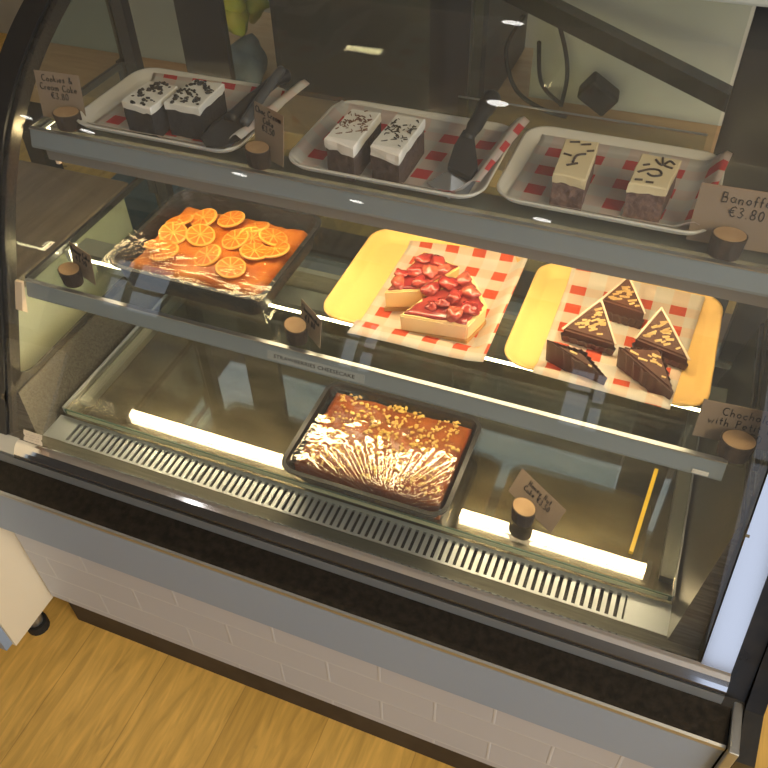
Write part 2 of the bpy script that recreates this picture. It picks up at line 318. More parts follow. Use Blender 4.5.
# ceiling downlights
def lamp_fix(x, y):
    t = empty('ceiling_lamp', 'round recessed ceiling lamp with a white rim above the display case', 'ceiling lamp', (x,y,ZC), 0, 'ceiling lamps seen as spots in the glass')
    bm = bmesh.new(); ringloft(bm, [[(rr*math.cos(a*PI/12), rr*math.sin(a*PI/12), z) for a in range(24)] for rr,z in ((.050,0),(.050,-.012),(.036,-.012),(.036,-.004))], close_top=False)
    new('rim', bm, M['white_paint'], t)
    bm = bmesh.new(); ringloft(bm, [[(rr*math.cos(a*PI/12), rr*math.sin(a*PI/12), z) for a in range(24)] for rr,z in ((.035,-.002),(.035,-.006))]); new('diffuser', bm, M['lampglow'], t)
for x,y in ((-1.75,-.9),(-1.45,-.95),(-.28,-1.37),(-.81,-1.27),(.54,-.97),(.29,1.02),(.39,.35),(1.9,-1.3)): lamp_fix(x,y)
def area(name, loc, rot, sx, sy, e, col):
    l = bpy.data.lights.new(name,'AREA'); l.shape='RECTANGLE'; l.size=sx; l.size_y=sy; l.energy=e; l.color=col
    o = bpy.data.objects.new(name,l); COL.objects.link(o); o.location=loc; o.rotation_euler=rot; return o
area('ceiling_light_front', (2.3,-1.3,ZC-.03), (0,math.radians(28),0), 1.4, 2.2, 112, (1,.78,.46))  # added area light without a fixture, set clear of the glass reflections
area('ceiling_light_back', (.4,1.7,ZC-.03), (0,0,0), 3.0, .8, 9, (.84,.93,1))  # area light added with no fixture, tinted cool for the background
# ------------------------------------------------------------------ display case
case = empty('display_case', 'long curved-glass refrigerated cake display case with black ledge and pale tiled front', 'display case', (0,0,0))
PROF = [(0,.617),(.05,.725),(.101,.835),(.145,.93),(.187,1.005),(.238,1.073),(.298,1.129),(.35,1.166),(.402,1.195),(.455,1.224),(.505,1.268)]
cur = [(v[0],v[1]) for v in smooth_pts([(a,c,0) for a,c in PROF], 4)]
def offs(P, d):
    out = []
    for i,p in enumerate(P):
        a = P[max(i-1,0)]; c = P[min(i+1,len(P)-1)]; tx,ty = c[0]-a[0], c[1]-a[1]; L = math.hypot(tx,ty)
        out.append((p[0]+ty/L*d, p[1]-tx/L*d))
    return out
def strip(name, x0, x1, P, d0, d1, m, parent, smooth=True):
    A = offs(P,d0); B = offs(P,d1); bm = bmesh.new(); rings = []
    for a,b_ in zip(A,B): rings.append([bm.verts.new(q) for q in ((x0,a[0],a[1]),(x1,a[0],a[1]),(x1,b_[0],b_[1]),(x0,b_[0],b_[1]))])
    for r0,r1 in zip(rings,rings[1:]):
        for k in range(4): bm.faces.new((r0[k],r0[(k+1)%4],r1[(k+1)%4],r1[k]))
    bm.faces.new(rings[0]); bm.faces.new(rings[-1][::-1])
    o = new(name, bm, m, parent)
    return o
# front glass: one thin shell
bm = bmesh.new(); rows = [[bm.verts.new((x,a,c)) for x in (.001,1.184)] for a,c in cur]
for r0,r1 in zip(rows,rows[1:]): bm.faces.new((r0[0],r0[1],r1[1],r1[0]))
new('front_glass', bm, M['glass'], case, smooth=True)
lst = strip('side_frame', -.042, .001, cur, -.004, .012, M['blackmetal'], case)
lst['label'] = 'black edge frame along the left end of the curved glass'
ch = strip('side_frame', 1.148, 1.186, cur, -.006, -.001, M['chrome'], case)
ch['label'] = 'bright chrome edge frame along the right end of the curved glass'
# end panels: black outer shell, steel inside, side glass
def endpanel(x0, x1, zc, left):
    """plate with a rounded window cut-out"""
    t = bmesh.new()
    low = [p for p in cur if p[1] < zc]; yz = [(0,.10),(0-.0,.57)]
    outline = [(-.014,.10),(-.026,.20),(-.026,.56),(-.01,.575)] + low + [(low[-1][0]+.006*.47, zc), (.56,zc), (.56,.10)]
    extr_x(t, outline, x0, x1)
    # band following the glass
    inner = offs(cur, .034); i0 = max(i for i,p in enumerate(cur) if p[1] < zc)
    for k in range(i0, len(cur)-1):
        a,b_ = cur[k],cur[k+1]; c,d = inner[k+1],inner[k]
        if k == i0: a = (a[0],zc); d = (d[0], zc)
        extr_x(t, [a,b_,c,d], x0, x1)
    # rounded corner fillet
    cy, r = inner[i0][0], .045
    pts = [(cy-.004, zc-.001)] + [(cy+.012+r+r*math.cos(math.radians(a)) , zc+r+r*math.sin(math.radians(a))) for a in range(270,179,-15)] + [(cy+.010, zc+r*1.0)]
    extr_x(t, pts, x0, x1)
    # rear band
    box(t, x0,x1,.53,.56,zc,1.265)
    o = new('end_panel', t, M['liner'], case)
    bm = bmesh.new(); ol = [(cur[k][0]+.005,cur[k][1]) for k in range(i0,len(cur))]
    extr_x(bm, [(p[0],p[1]) for p in offs(cur,.01)[i0:]] + [(.55,1.262),(.55,zc-.003)], (x0+x1)/2-.0015, (x0+x1)/2+.0015)
    new('side_pane', bm, M['sideglass'], o)
    return o
endpanel(-.004, .001, .682, True)
endpanel(1.147, 1.152, .80, False)
# sloping inner liners
bm = bmesh.new(); prism(bm, [(.002,.02,.60),(.002,.53,.60),(.002,.53,.672),(.002,.05,.672)], [(.044,.02,.597),(.044,.53,.597),(.006,.53,.672),(.006,.05,.672)]); new('inner_liner', bm, M['liner'], case)
bm = bmesh.new(); prism(bm, [(1.146,.02,.60),(1.146,.53,.60),(1.146,.53,.79),(1.146,.10,.79)], [(1.103,.02,.597),(1.103,.53,.597),(1.142,.53,.79),(1.142,.10,.79)]); new('inner_liner', bm, M['liner'], case)
# outer black side shells
for x0,x1 in ((-.05,-.005),(1.215,1.238)):
    bm = bmesh.new(); extr_x(bm, [(-.03,0),(-.05,.14),(-.09,.44),(-.09,.56),(-.03,.585)]+offs(cur,-.006)[1:]+[(.56,1.268),(.56,0)], x0, x1)
    if x0 < 0:
        bm.free(); bm = bmesh.new(); extr_x(bm, [(-.01,0),(-.028,.14),(-.028,.56),(-.002,.578),(0,.61),(.56,.61),(.56,0)], x0, x1)
    new('outer_side_shell', bm, M['black'], case)
bm = bmesh.new(); extr_x(bm, [(-.03,.0),(-.05,.14),(-.072,.44),(-.072,.56),(-.02,.585)]+offs(cur,-.002)[1:]+[(.56,1.268),(.56,0)], 1.187, 1.2145); new('outer_side_shell', bm, M['black'], case)
bm = bmesh.new(); box(bm, 1.200,1.213,-.088,-.02,.574,.584, bev=.003); box(bm,1.200,1.213,-.094,-.084,.40,.584,bev=.002); new('corner_trim', bm, M['silver'], case)
# steel channel and sill
bm = bmesh.new(); extr_x(bm, [(.030,.600),(.001,.615),(.001,.611),(.030,.594)], .003, 1.146); new('inner_ledge', bm, M['steel'], case)
arcp = [(0,.6165)] + [( -.016+.016*math.cos(math.radians(a)), .600+.0165*math.sin(math.radians(a))) for a in range(75,200,12)]
arcp = [(0,.6165),(-.004,.6195),(-.010,.6190),(-.016,.6155),(-.021,.610),(-.025,.6035),(-.0265,.598),(-.0265,.592),(0,.592)]
bm = bmesh.new(); extr_x(bm, arcp, .028, 1.186); o = new('chrome_rail', bm, M['chrome'], case); 
bm = bmesh.new(); extr_x(bm, [(0,.6165),(-.026,.603),(-.026,.592),(0,.592)], -.05, .0275); new('sill_end', bm, M['brushed'], case)
bm = bmesh.new(); extr_x(bm, [(-.028,.597),(-.031,.580),(0,.580),(0,.5915),(-.028,.5915)], -.05, 1.186); new('sill_band', bm, M['brushed'], case)
bm = bmesh.new(); extr_x(bm, [(0,.5795),(-.0315,.5795),(-.0795,.572),(-.0795,.566),(0,.566)], -.05, 1.199); new('black_ledge', bm, M['black_speck'], case)
bm = bmesh.new(); extr_x(bm, [(-.080,.572),(-.0835,.570),(-.0835,.562),(-.080,.560)], -.05, 1.199); new('ledge_lip', bm, M['silver'], case)
bm = bmesh.new(); box(bm, -.05,1.199,-.082,-.055,.437,.5655); new('fascia', bm, M['fascia'], case)
# tiled front
mt = mat('tiled_white_panel', (.56,.53,.52), .45); nt = mt.node_tree; b = nt.nodes['Principled BSDF']
tc = nt.nodes.new('ShaderNodeTexCoord'); cm = nt.nodes.new('ShaderNodeSeparateXYZ'); nt.links.new(tc.outputs['Object'], cm.inputs[0])
cb = nt.nodes.new('ShaderNodeCombineXYZ'); nt.links.new(cm.outputs[0], cb.inputs[0]); nt.links.new(cm.outputs[2], cb.inputs[1])
br = nt.nodes.new('ShaderNodeTexBrick'); br.inputs['Scale'].default_value = 1; br.inputs['Brick Width'].default_value = .2; br.inputs['Row Height'].default_value = .078
br.inputs['Mortar Size'].default_value = .003; br.inputs['Mortar Smooth'].default_value = .4; br.inputs['Color1'].default_value=(.49,.51,.57,1); br.inputs['Color2'].default_value=(.51,.53,.59,1); br.inputs['Mortar'].default_value=(.58,.60,.64,1)
nt.links.new(cb.outputs[0], br.inputs[0]); nt.links.new(br.outputs[0], b.inputs['Base Color'])
bp = nt.nodes.new('ShaderNodeBump'); bp.inputs['Strength'].default_value=.5; bp.inputs['Distance'].default_value=.003; nt.links.new(br.outputs['Fac'], bp.inputs['Height']); nt.links.new(bp.outputs[0], b.inputs['Normal'])
bm = bmesh.new(); box(bm, -.050,1.186,-.052,-.03,.136,.437); new('tiled_front_panel', bm, mt, case)
bx('kick_plate', M['kick'], (-.047,1.186,-.030,-.015,0,.1355), case)
# well floor, grille, deck
bm = bmesh.new(); extr_x(bm, [(.082,.592),(.54,.592),(.54,.586),(.082,.586)], .044, 1.104); new('well_floor', bm, M['steel_floor'], case)
bm = bmesh.new()
x0g, x1g, pit = .088, 1.043, .0119
box(bm, .044,1.104,.0305,.0345,.594,.600); box(bm, .044,1.104,.0745,.0815,.594,.600)
box(bm, .044,x0g,.0345,.0745,.594,.600); box(bm, x1g,1.104,.0345,.0745,.594,.600)
n = int((x1g-x0g)/pit)
for i in range(n+1):
    xa = x0g + i*pit + .0055
    if xa < x1g: box(bm, xa, min(xa+.0064,x1g), .0345,.0745,.5965,.600)
new('air_grille', bm, M['brushed'], case)
bx('grille_duct', M['blackmetal'], (.044,1.104,.031,.081,.560,.590), case)
bm = bmesh.new(); box(bm, .055,1.100,.086,.535,.607,.615); dg = new('deck_glass', bm, M['deckglass'], case)
bm = bmesh.new(); box(bm, .055,1.100,.0835,.0855,.6045,.6165); new('glass_edge', bm, M['glassedge'], dg)
bm = bmesh.new(); box(bm, .06,1.095,.0822,.0833,.607,.6145); new('edge_band', bm, mat('pale_olive_strip',(.42,.44,.27),.3), dg)
bm = bmesh.new(); box(bm, .048,.054,.086,.535,.603,.6165); new('deck_rail', bm, M['silver'], dg); bm = bmesh.new(); box(bm,1.1005,1.1025,.086,.535,.603,.6165); new('deck_rail', bm, M['silver'], dg)
for xx in (.068,1.09): bx('deck_support', M['brushed'], (xx-.01,xx+.01,.12,.52,.5925,.6065), case)
# back wall of well below rear doors
bx('rear_wall', M['steel'], (.001,1.147,.541,.553,.56,.70), case)
# shelves
def shelf(zt, yf, lampy, thick_h, x0=.027, x1=1.107):
    bm = bmesh.new(); box(bm, x0-.004,x1+.02,yf+.009,.50,zt-.006,zt); g = new('glass_shelf', bm, M['shelfglass'], case)
    bm = bmesh.new(); extr_x(bm, [(yf+.0035,zt+.002),(yf+.009,zt+.002),(yf+.009,zt-.026),(yf-.004,zt-.026),(yf-.0045,zt-.022)], x0, x1); new('price_rail', bm, M['rail_grey'], g)
    bm = bmesh.new(); extr_x(bm, [(yf+.001,zt+.0021),(yf+.008,zt+.0021),(yf+.008,zt+.004),(yf+.001,zt+.004)], x0, x1); new('rail_lip', bm, M['silver'], g)
    if thick_h:
        bm = bmesh.new(); extr_x(bm, [(yf+.010,zt-.010),(yf+.010,zt-.052),(yf+.016,zt-.054),(yf+.026,zt-.050),(yf+.026,zt-.010)], x0+.01, x1-.005); new('lamp_housing', bm, M['housing'], g)
    bm = bmesh.new(); box(bm, x0+.01,x1-.01,lampy-.018,lampy+.022,zt-.018,zt-.0075); new('lamp_channel', bm, M['housing'], g)
    bm = bmesh.new(); tube(bm, [(x0-.008,lampy,zt-.028),(x1-.03,lampy,zt-.028)], .0095, 12); new('lamp_tube', bm, M['led2'] if thick_h else M['led'], g, smooth=False)
    for xx in (x0-.014,x1-.030):
        bm = bmesh.new(); box(bm, xx,xx+.009,lampy-.012,lampy+.012,zt-.040,zt-.016); new('lamp_cap', bm, M['white_paint'], g)
    for s_,xx in (( -1,.0035),(1,1.1405)):
        bm = bmesh.new(); box(bm, xx,xx+.006,yf+.02,.53,zt-.018,zt-.007); box(bm, min(xx,xx+.006*s_),max(xx+.006,xx+.012), .515,.53,zt-.06,zt-.007); new('shelf_bracket', bm, M['blackmetal'], g)
    return g
gs1 = shelf(.850,.137,.262,0,x0=.022); gs2 = shelf(1.060,.249,.300,1)
bm = bmesh.new(); extr_x(bm, [(.132,.853),(.137,.853),(.120,.80),(.112,.81)], .008, .022); new('end_clip', bm, M['layer'], gs1)
bm = bmesh.new(); box(bm, .046,.052,.262,.268,1.0,1.012); new('end_clip', bm, M['layer'], gs2)
bm = bmesh.new(); box(bm, 1.07,1.09,.131,.133,.828,.834); new('end_clip', bm, M['white_paint'], gs1)
# printed strip on the middle rail
def font_mesh(name, text, size, m, parent, mw, width=None):
    cu = bpy.data.curves.new(name,'FONT'); cu.body = text; cu.size = size; cu.extrude = .0002; cu.align_x='LEFT'; cu.resolution_u = 2
    to = bpy.data.objects.new(name, cu); COL.objects.link(to); bpy.context.view_layer.update()
    dg_ = bpy.context.evaluated_depsgraph_get(); me = bpy.data.meshes.new_from_object(to.evaluated_get(dg_))
    bpy.data.objects.remove(to)
    if width:
        w = max(v.co.x for v in me.vertices); 
        for v in me.vertices: v.co.x *= width/w
    for v in me.vertices: v.co = mw @ v.co
    me.materials.clear(); me.materials.append(m); o = bpy.data.objects.new(name, me); COL.objects.link(o); o.parent = parent; return o
dirv = Vector((0,.008,.024)).normalized(); nrm = Vector((0,-.95,.316)).normalized()
mw = Matrix.Translation((.472,.1335,.833)) @ Matrix(((1,0,0,0),(0,dirv.y,nrm.y,0),(0,dirv.z,nrm.z,0),(0,0,0,1)))
bm = bmesh.new(); A = Vector((.462,.1323,.829)); 
prism(bm, [A, A+Vector((.155,0,0)), A+Vector((.155,0,0))+dirv*.014, A+dirv*.014], [q+nrm*-.0012 for q in (A, A+Vector((.155,0,0)), A+Vector((.155,0,0))+dirv*.014, A+dirv*.014)])
ls = new('product_strip', bm, mat('strip_grey',(.30,.33,.34),.4), gs1)
font_mesh('strip_text', 'STRAWBERRIES CHEESECAKE', .0085, M['ink'], ls, mw, .13)
# rear frame: posts, doors
def rp(name, x0,x1,y0,y1,z0,z1,m,parent): return bx(name, m, (x0,x1,y0,y1,z0,z1), parent)
rp('rear_post', .020,.042,.512,.532,.62,1.270,M['blackmetal'],case)
rp('rear_post', 1.00,1.085,.512,.530,.62,1.270,M['blackmetal'],case)
rp('rear_post', 1.10,1.146,.512,.540,.62,1.270,M['blackmetal'],case)
d1 = bpy.data.objects.new('sliding_door', None); COL.objects.link(d1); d1.parent = case
rp('door_stile', .140,.225,.520,.534,.70,1.270,M['blackmetal'],d1); rp('door_stile', .575,.600,.520,.534,.70,1.270,M['blackmetal'],d1)
rp('door_pane', .225,.575,.526,.528,.70,1.270,M['sideglass'],d1)
d2 = bpy.data.objects.new('sliding_door', None); COL.objects.link(d2); d2.parent = case
rp('door_stile', .603,.640,.505,.519,.70,1.270,M['blackmetal'],d2); rp('door_pane', .640,.995,.511,.513,.70,1.270,M['sideglass'],d2)
bx('door_track', M['silver'], (.03,1.146,.503,.540,.688,.6995), case)
bx('door_track', M['blackmetal'], (.001,1.146,.506,.540,1.2705,1.279), case)
bx('top_panel', M['teal'], (-.05,1.238,.455,.70,1.2795,1.31), case, bev=.004)
bm = bmesh.new(); box(bm, .63,.985,.493,.497,1.0605,1.095); g = new('glass_stop', bm, M['shelfglass'], gs2)
bm = bmesh.new(); box(bm, .63,.985,.493,.497,1.0952,1.0965); new('stop_edge', bm, M['silver'], g)
# white label, lower left inside the glass
bm = bmesh.new(); t0 = Vector((.040,-.001,.6205)); du = Vector((1,0,0)); dv = Vector((0,.42,.907))
def lp(u,v,n=0): return t0 + du*u + dv*v + Vector((0,-.907,.42))*n
out = [(0,0),(.038,0),(.038,.006),(.035,.009),(.038,.012),(.038,.020),(.0,.020),(.0,.012),(.003,.009),(0,.006)]
prism(bm, [lp(u,v,.0035) for u,v in out], [lp(u,v,.0028) for u,v in out]); lb = new('warning_label', bm, M['label'], case)
bm = bmesh.new()
for r_ in range(3):
    for k in range(9): 
        if (k*7+r_*3)%5: tube(bm, [lp(.006+k*.003, .005+r_*.0045, .0037), lp(.0078+k*.003, .005+r_*.0045+.0008*((k%3)-1), .0037)], .0004, 4)
new('label_print', bm, mat('faint_print',(.42,.33,.27),.7), lb)
# ------------------------------------------------------------------ trays
def tray(cx, cy, z, w, d, m, label, group=None, rz=0, r=.035):
    bm = bmesh.new(); h = .016
    R0 = lambda w_,d_,r_,zz: [(x,y,zz) for x,y in rrect(w_,d_,r_)]
    rings = [R0(w-.036,d-.036,r*.7,0), R0(w-.012,d-.012,r*.9,h*.5), R0(w,d,r,h-.001), R0(w,d,r,h+.0008), R0(w-.006,d-.006,r*.95,h+.001), R0(w-.020,d-.020,r*.8,h*.45), R0(w-.040,d-.040,r*.65,.003)]
    ringloft(bm, rings)
    o = new('serving_tray', bm, m, None, smooth=False, loc=(cx,cy,z)); o.rotation_euler.z = rz
    for p in o.data.polygons: p.use_smooth = len(p.vertices) == 4
    return tag(o, label, 'tray', group)
Z2 = .8506; Z3 = 1.0606
tray(.640,.332,Z2,.262,.245,M['tray_yellow'],'yellow tray holding the strawberry cheesecake slices on the middle shelf')
tray(.932,.330,Z2,.280,.250,M['tray_yellow'],'yellow tray under the chocolate triangles on the middle shelf')
tray(.232,.368,Z3,.285,.205,M['tray_white'],'white tray with black sponge slices at the left of the top shelf')
tray(.590,.368,Z3,.285,.205,M['tray_white'],'white tray with white-iced brown slices in the middle of the top shelf')
tray(.880,.383,Z3,.275,.205,M['tray_white'],'white tray with cream-iced banoffee slices at the right of the top shelf')
def paper(name, corners, hf, m, label, nx=26, ny=22, uvrot=0, size=None, base=None):
    """corners: BL,BR,TR,TL (x,y); hf(u,v)->z"""
    bm = bmesh.new(); uvl = bm.loops.layers.uv.new('UVMap'); a,b_,c,d = [Vector((*p,0)) for p in corners]
    W = (b_-a).length; H = (d-a).length; V = []
    for j in range(ny+1):
        row = []
        for i in range(nx+1):
            u,v = i/nx, j/ny; p = (a*(1-u)+b_*u)*(1-v) + (d*(1-u)+c*u)*v; p.z = hf(u,v,p) ; row.append((bm.verts.new(p),(u*W,v*H)))
        V.append(row)
    for j in range(ny):
        for i in range(nx):
            q = (V[j][i],V[j][i+1],V[j+1][i+1],V[j+1][i]); f = bm.faces.new([e[0] for e in q]); f.smooth = True
            for l,e in zip(f.loops,q):
                uu,vv = e[1]; l[uvl].uv = (uu*math.cos(uvrot)-vv*math.sin(uvrot)+.011, uu*math.sin(uvrot)+vv*math.cos(uvrot)+.004)
    o = new(name, bm, m); md = o.modifiers.new('thick','SOLIDIFY'); md.thickness = .0004; md.offset = 1
    return tag(o, label, 'paper')
def bowl(zb, cx, cy, w, d, rim=.0185, extra=None):
    def f(u,v,p):
        ex = max(abs(p.x-cx)-(w/2-.024), 0); ey = max(abs(p.y-cy)-(d/2-.024), 0); e = min(max(ex,ey)/.020,1)
        z = zb + .0042 + (rim-.0042)*e*e*(3-2*e) + .0006*(1+noise.noise(Vector((p.x*30,p.y*30,zb))))
        return z + (extra(u,v,p) if extra else 0)
    return f
def ex1(u,v,p): return max(0,(u-.9))*.03 + max(0,.1-v)*.02*math.sin(u*5+1)
paper('gingham_paper', [(.572,.182),(.774,.190),(.772,.452),(.574,.440)], bowl(Z2,.640,.332,.262,.245,extra=ex1), M['paper'], 'red and white gingham paper under the strawberry cheesecake slices', uvrot=.02)
paper('gingham_paper', [(.842,.196),(1.026,.190),(1.044,.446),(.842,.448)], bowl(Z2,.932,.330,.280,.250), M['paper'], 'red and white gingham paper under the chocolate triangles', uvrot=-.03)
def fold(u,v,p): return max(0,(u-.86))*.22*math.sin(min((u-.86)/.14,1)*2.6) if u>.86 else 0
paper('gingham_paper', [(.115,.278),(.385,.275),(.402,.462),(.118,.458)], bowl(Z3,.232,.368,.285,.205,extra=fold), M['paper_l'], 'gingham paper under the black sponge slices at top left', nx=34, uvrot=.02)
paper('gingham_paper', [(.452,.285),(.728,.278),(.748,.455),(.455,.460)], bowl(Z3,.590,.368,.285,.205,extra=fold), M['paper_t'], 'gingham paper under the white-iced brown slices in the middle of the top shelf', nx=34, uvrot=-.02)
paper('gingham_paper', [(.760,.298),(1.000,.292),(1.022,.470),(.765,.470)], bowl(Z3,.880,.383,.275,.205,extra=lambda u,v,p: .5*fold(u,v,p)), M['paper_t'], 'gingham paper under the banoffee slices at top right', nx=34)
# ------------------------------------------------------------------ top-shelf slices
def slice_cake(corn, zb, zt, sponge, icing, ih, deco, label, seed):
    """corn: FL,FR,BR,BL (x,y)"""
    cx = sum(p[0] for p in corn)/4; cy = sum(p[1] for p in corn)/4
    t = empty('cake_slice', label, 'cake slice', (cx,cy,zb))
    def slab(z0,z1,grow,m,name,wob):
        bm = bmesh.new(); A = [Vector((p[0]-cx,p[1]-cy,0)) for p in corn]; n = 7; rings = []
        loop = []
        for i in range(4):
            a,b_ = A[i],A[(i+1)%4]
            for k in range(n): loop.append(a.lerp(b_,k/n))
        for z in [z0,z0+(z1-z0)*.3,z0+(z1-z0)*.65,z1-.0015,z1]:
            r = []
            for i,p in enumerate(loop):
                q = p*(1+grow) if z < z1 else p*(1+grow-.05)
                w = noise.noise(Vector((p.x*60,p.y*60,z*60+seed)))*wob
                zz = z - zb
                if z == z0 and name == 'icing': zz += noise.noise(Vector((p.x*90,p.y*90,seed)))*.004
                r.append((q.x*(1+w), q.y*(1+w), zz))
            rings.append(r)
        ringloft(bm, rings); return new(name, bm, m, t)
    slab(zb, zt-ih+.0005, 0, sponge, 'sponge', .05)
    slab(zt-ih, zt, .025, icing, 'icing', .05)
    rnd = random.Random(seed); bm = bmesh.new()
    def P(u,v):
        a = Vector((*corn[0],0)).lerp(Vector((*corn[1],0)),u); b_ = Vector((*corn[3],0)).lerp(Vector((*corn[2],0)),u); p = a.lerp(b_,v)
        return Vector((p.x-cx,p.y-cy,zt-zb))
    if deco == 'crumb':
        for k in range(95):
            u = rnd.uniform(.04,.96); v = rnd.betavariate(1.5,1.2); s = rnd.uniform(.0016,.0048)
            if noise.noise(Vector((u*3,v*5,seed))) < -.12: continue
            blob(bm, P(u,v)+Vector((0,0,s*.2)), (s,s*.8,s*.6), seed=k, amt=.4, sub=1)
        new('crumbs', bm, M['crumb'], t)['kind'] = 'stuff'
    elif deco == 'shave':
        for k in range(60):
            u = rnd.uniform(.05,.95); v = rnd.gauss(.55,.13); s = rnd.uniform(.0012,.0026)
            p = P(u,min(max(v,.05),.95)); a = rnd.uniform(0,PI)
            tube(bm, [p+Vector((0,0,.0008)), p+Vector((math.cos(a)*s*2.4,math.sin(a)*s*2.4,.0014))], s*.35, 4)
        for k in range(3):
            p = P(.2+.25*k,.18+.1*k); tube(bm, [p, p+Vector((.008,.004,.0008))], .0007, 4)
        new('chocolate_shavings', bm, M['shaving' if seed%2 else 'crumb'], t)['kind'] = 'stuff'
    else:
        for st in deco: tube(bm, smooth_pts([P(u,v)+Vector((0,0,.0006)) for u,v in st],4), .0016, 6)
        new('chocolate_drizzle', bm, M['drizzle'], t)
    return t
zb = Z3+.0055
slice_cake([(.186,.286),(.240,.277),(.238,.352),(.188,.354)], zb, 1.116, M['choc_dark'], M['icing'], .010, 'crumb', 'leftmost black sponge slice with white icing and dark crumbs', 1)
slice_cake([(.250,.300),(.306,.300),(.302,.378),(.253,.376)], zb, 1.118, M['choc_dark'], M['icing'], .011, 'crumb', 'black sponge slice with crumb-topped icing, next to the black cake tongs', 2)
slice_cake([(.512,.281),(.558,.268),(.556,.370),(.514,.367)], zb, 1.118, M['sponge_brown'], M['icing'], .014, 'shave', 'white-iced brown sponge slice, the left one on the middle top tray', 3)
slice_cake([(.577,.281),(.621,.270),(.620,.372),(.579,.373)], zb, 1.118, M['sponge_brown'], M['icing'], .014, 'shave', 'white-iced brown sponge slice nearest the steel-bladed cake server', 4)
slice_cake([(.816,.300),(.857,.297),(.854,.394),(.812,.389)], zb, 1.114, M['sponge_ban'], M['icing_cream'], .012, [[(.3,.25),(.6,.35)],[(.45,.35),(.5,.55),(.75,.62)],[(.15,.9),(.45,.93)],[(.5,.86),(.8,.90)],[(.1,.55),(.35,.52)],[(.75,.7),(.95,.74)]], 'cream-iced banoffee slice, left one, with a few short chocolate lines', 5)
slice_cake([(.908,.307),(.953,.307),(.960,.380),(.912,.382)], zb, 1.115, M['sponge_ban'], M['icing_cream'], .012, [[(.1,.1),(.3,.13)],[(.4,.08),(.6,.1)],[(.1,.35),(.35,.5),(.6,.52),(.7,.38),(.5,.3),(.35,.36)],[(.4,.85),(.6,.7),(.75,.88),(.9,.8)],[(.55,.95),(.65,.72),(.9,.66)],[(.15,.6),(.3,.66)]], 'cream-iced banoffee slice with curly chocolate drizzle beside the banoffee price card', 6)
# ------------------------------------------------------------------ tongs and cake server
t = empty('cake_tongs', 'black plastic cake tongs lying across the top left tray', 'tongs', (.36,.33,1.10))
def inv(p): return Vector(p) - Vector((.36,.33,1.10))
bm = bmesh.new(); L = [( .312,.318,1.0835),(.318,.275,1.084),(.338,.256,1.0845),(.366,.258,1.086),(.384,.285,1.092),(.380,.330,1.104),(.362,.372,1.112),(.338,.355,1.100)]
prism(bm, [inv((a,c,d+.003)) for a,c,d in L], [inv((a,c,d)) for a,c,d in L]); new('blade', bm, M['plastic_black'], t)
bm = bmesh.new(); tube(bm, [inv(p) for p in smooth_pts([(.345,.315,1.096),(.350,.36,1.101),(.355,.41,1.105),(.361,.445,1.107),(.367,.460,1.104)],4)], [.011]*6+[.0095]*6+[.0105]*4+[.008], 10); new('handle', bm, M['plastic_black'], t, smooth=True)
bm = bmesh.new(); tube(bm, [inv(p) for p in smooth_pts([(.378,.300,1.106),(.374,.35,1.113),(.370,.41,1.120),(.368,.440,1.122)],4)], .007, 10); new('upper_arm', bm, M['plastic_grey'], t, smooth=True)
t = empty('cake_server', 'steel-bladed cake server with black handle propped on the middle top tray', 'cake server', (.69,.35,1.09))
def inv(p): return Vector(p) - Vector((.69,.35,1.09))
bm = bmesh.new(); L = [(.652,.292,1.070),(.690,.268,1.068),(.712,.285,1.070),(.716,.305,1.078),(.700,.318,1.084),(.680,.320,1.084)]
prism(bm, [inv((a,c,d+.0012)) for a,c,d in L], [inv((a,c,d)) for a,c,d in L]); new('blade', bm, M['nickel'], t)
bm = bmesh.new(); L = [(.674,.312,1.084),(.710,.300,1.080),(.714,.318,1.086),(.700,.350,1.098),(.690,.372,1.106),(.676,.372,1.106),(.672,.345,1.096)]
prism(bm, [inv((a,c,d+.006)) for a,c,d in L], [inv((a,c,d)) for a,c,d in L]); new('collar', bm, M['plastic_black'], t)
bm = bmesh.new(); tube(bm, [inv(p) for p in smooth_pts([(.684,.360,1.104),(.686,.39,1.109),(.688,.425,1.115),(.690,.452,1.119),(.690,.462,1.120)],4)], [.009]*4+[.011]*5+[.0135]*5+[.013,.011,.007], 12); new('handle', bm, M['plastic_black'], t, smooth=True)
# ------------------------------------------------------------------ orange cake
t = empty('orange_cake_pan', 'black baking tray of glazed orange cake wrapped in cling film', 'cake pan', (.300,.292,Z2))
def pan(w0,d0,w1,d1,h,par,m=M['tray_black']):
    bm = bmesh.new(); R0 = lambda w,d,r,z: [(x,y,z) for x,y in rrect(w,d,r)]
    ringloft(bm, [R0(w0,d0,.02,0),R0(w1,d1,.022,h),R0(w1+.014,d1+.014,.027,h),R0(w1+.014,d1+.014,.027,h+.002),R0(w1,d1,.021,h+.0022),R0(w0-.004,d0-.004,.018,.003)]); return new('pan', bm, m, par)
pan(.245,.205,.262,.222,.044,t)
bm = bmesh.new(); nx,ny = 30,26; V=[]
x0,x1,y0,y1 = -.122,.118,-.088,.092
for j in range(ny+1):
    row=[]
    for i in range(nx+1):
        x = x0+(x1-x0)*i/nx; y = y0+(y1-y0)*j/ny; e = min(i,nx-i,j,ny-j)
        z = .031 + .006*noise.noise(Vector((x*28,y*28,3))) + .003*noise.noise(Vector((x*80,y*80,1))) - (.012 if e==0 else 0) - .010*max(0,.25-i/nx)
        row.append(bm.verts.new((x,y,z)))
    V.append(row)
for j in range(ny):
    for i in range(nx): bm.faces.new((V[j][i],V[j][i+1],V[j+1][i+1],V[j+1][i])).smooth=True
bl = [bm.verts.new((x0 if a<0 else x1, y0 if c<0 else y1, .005)) for a,c in ((-1,-1),(1,-1),(1,1),(-1,1))]
bm.faces.new(bl[::-1])
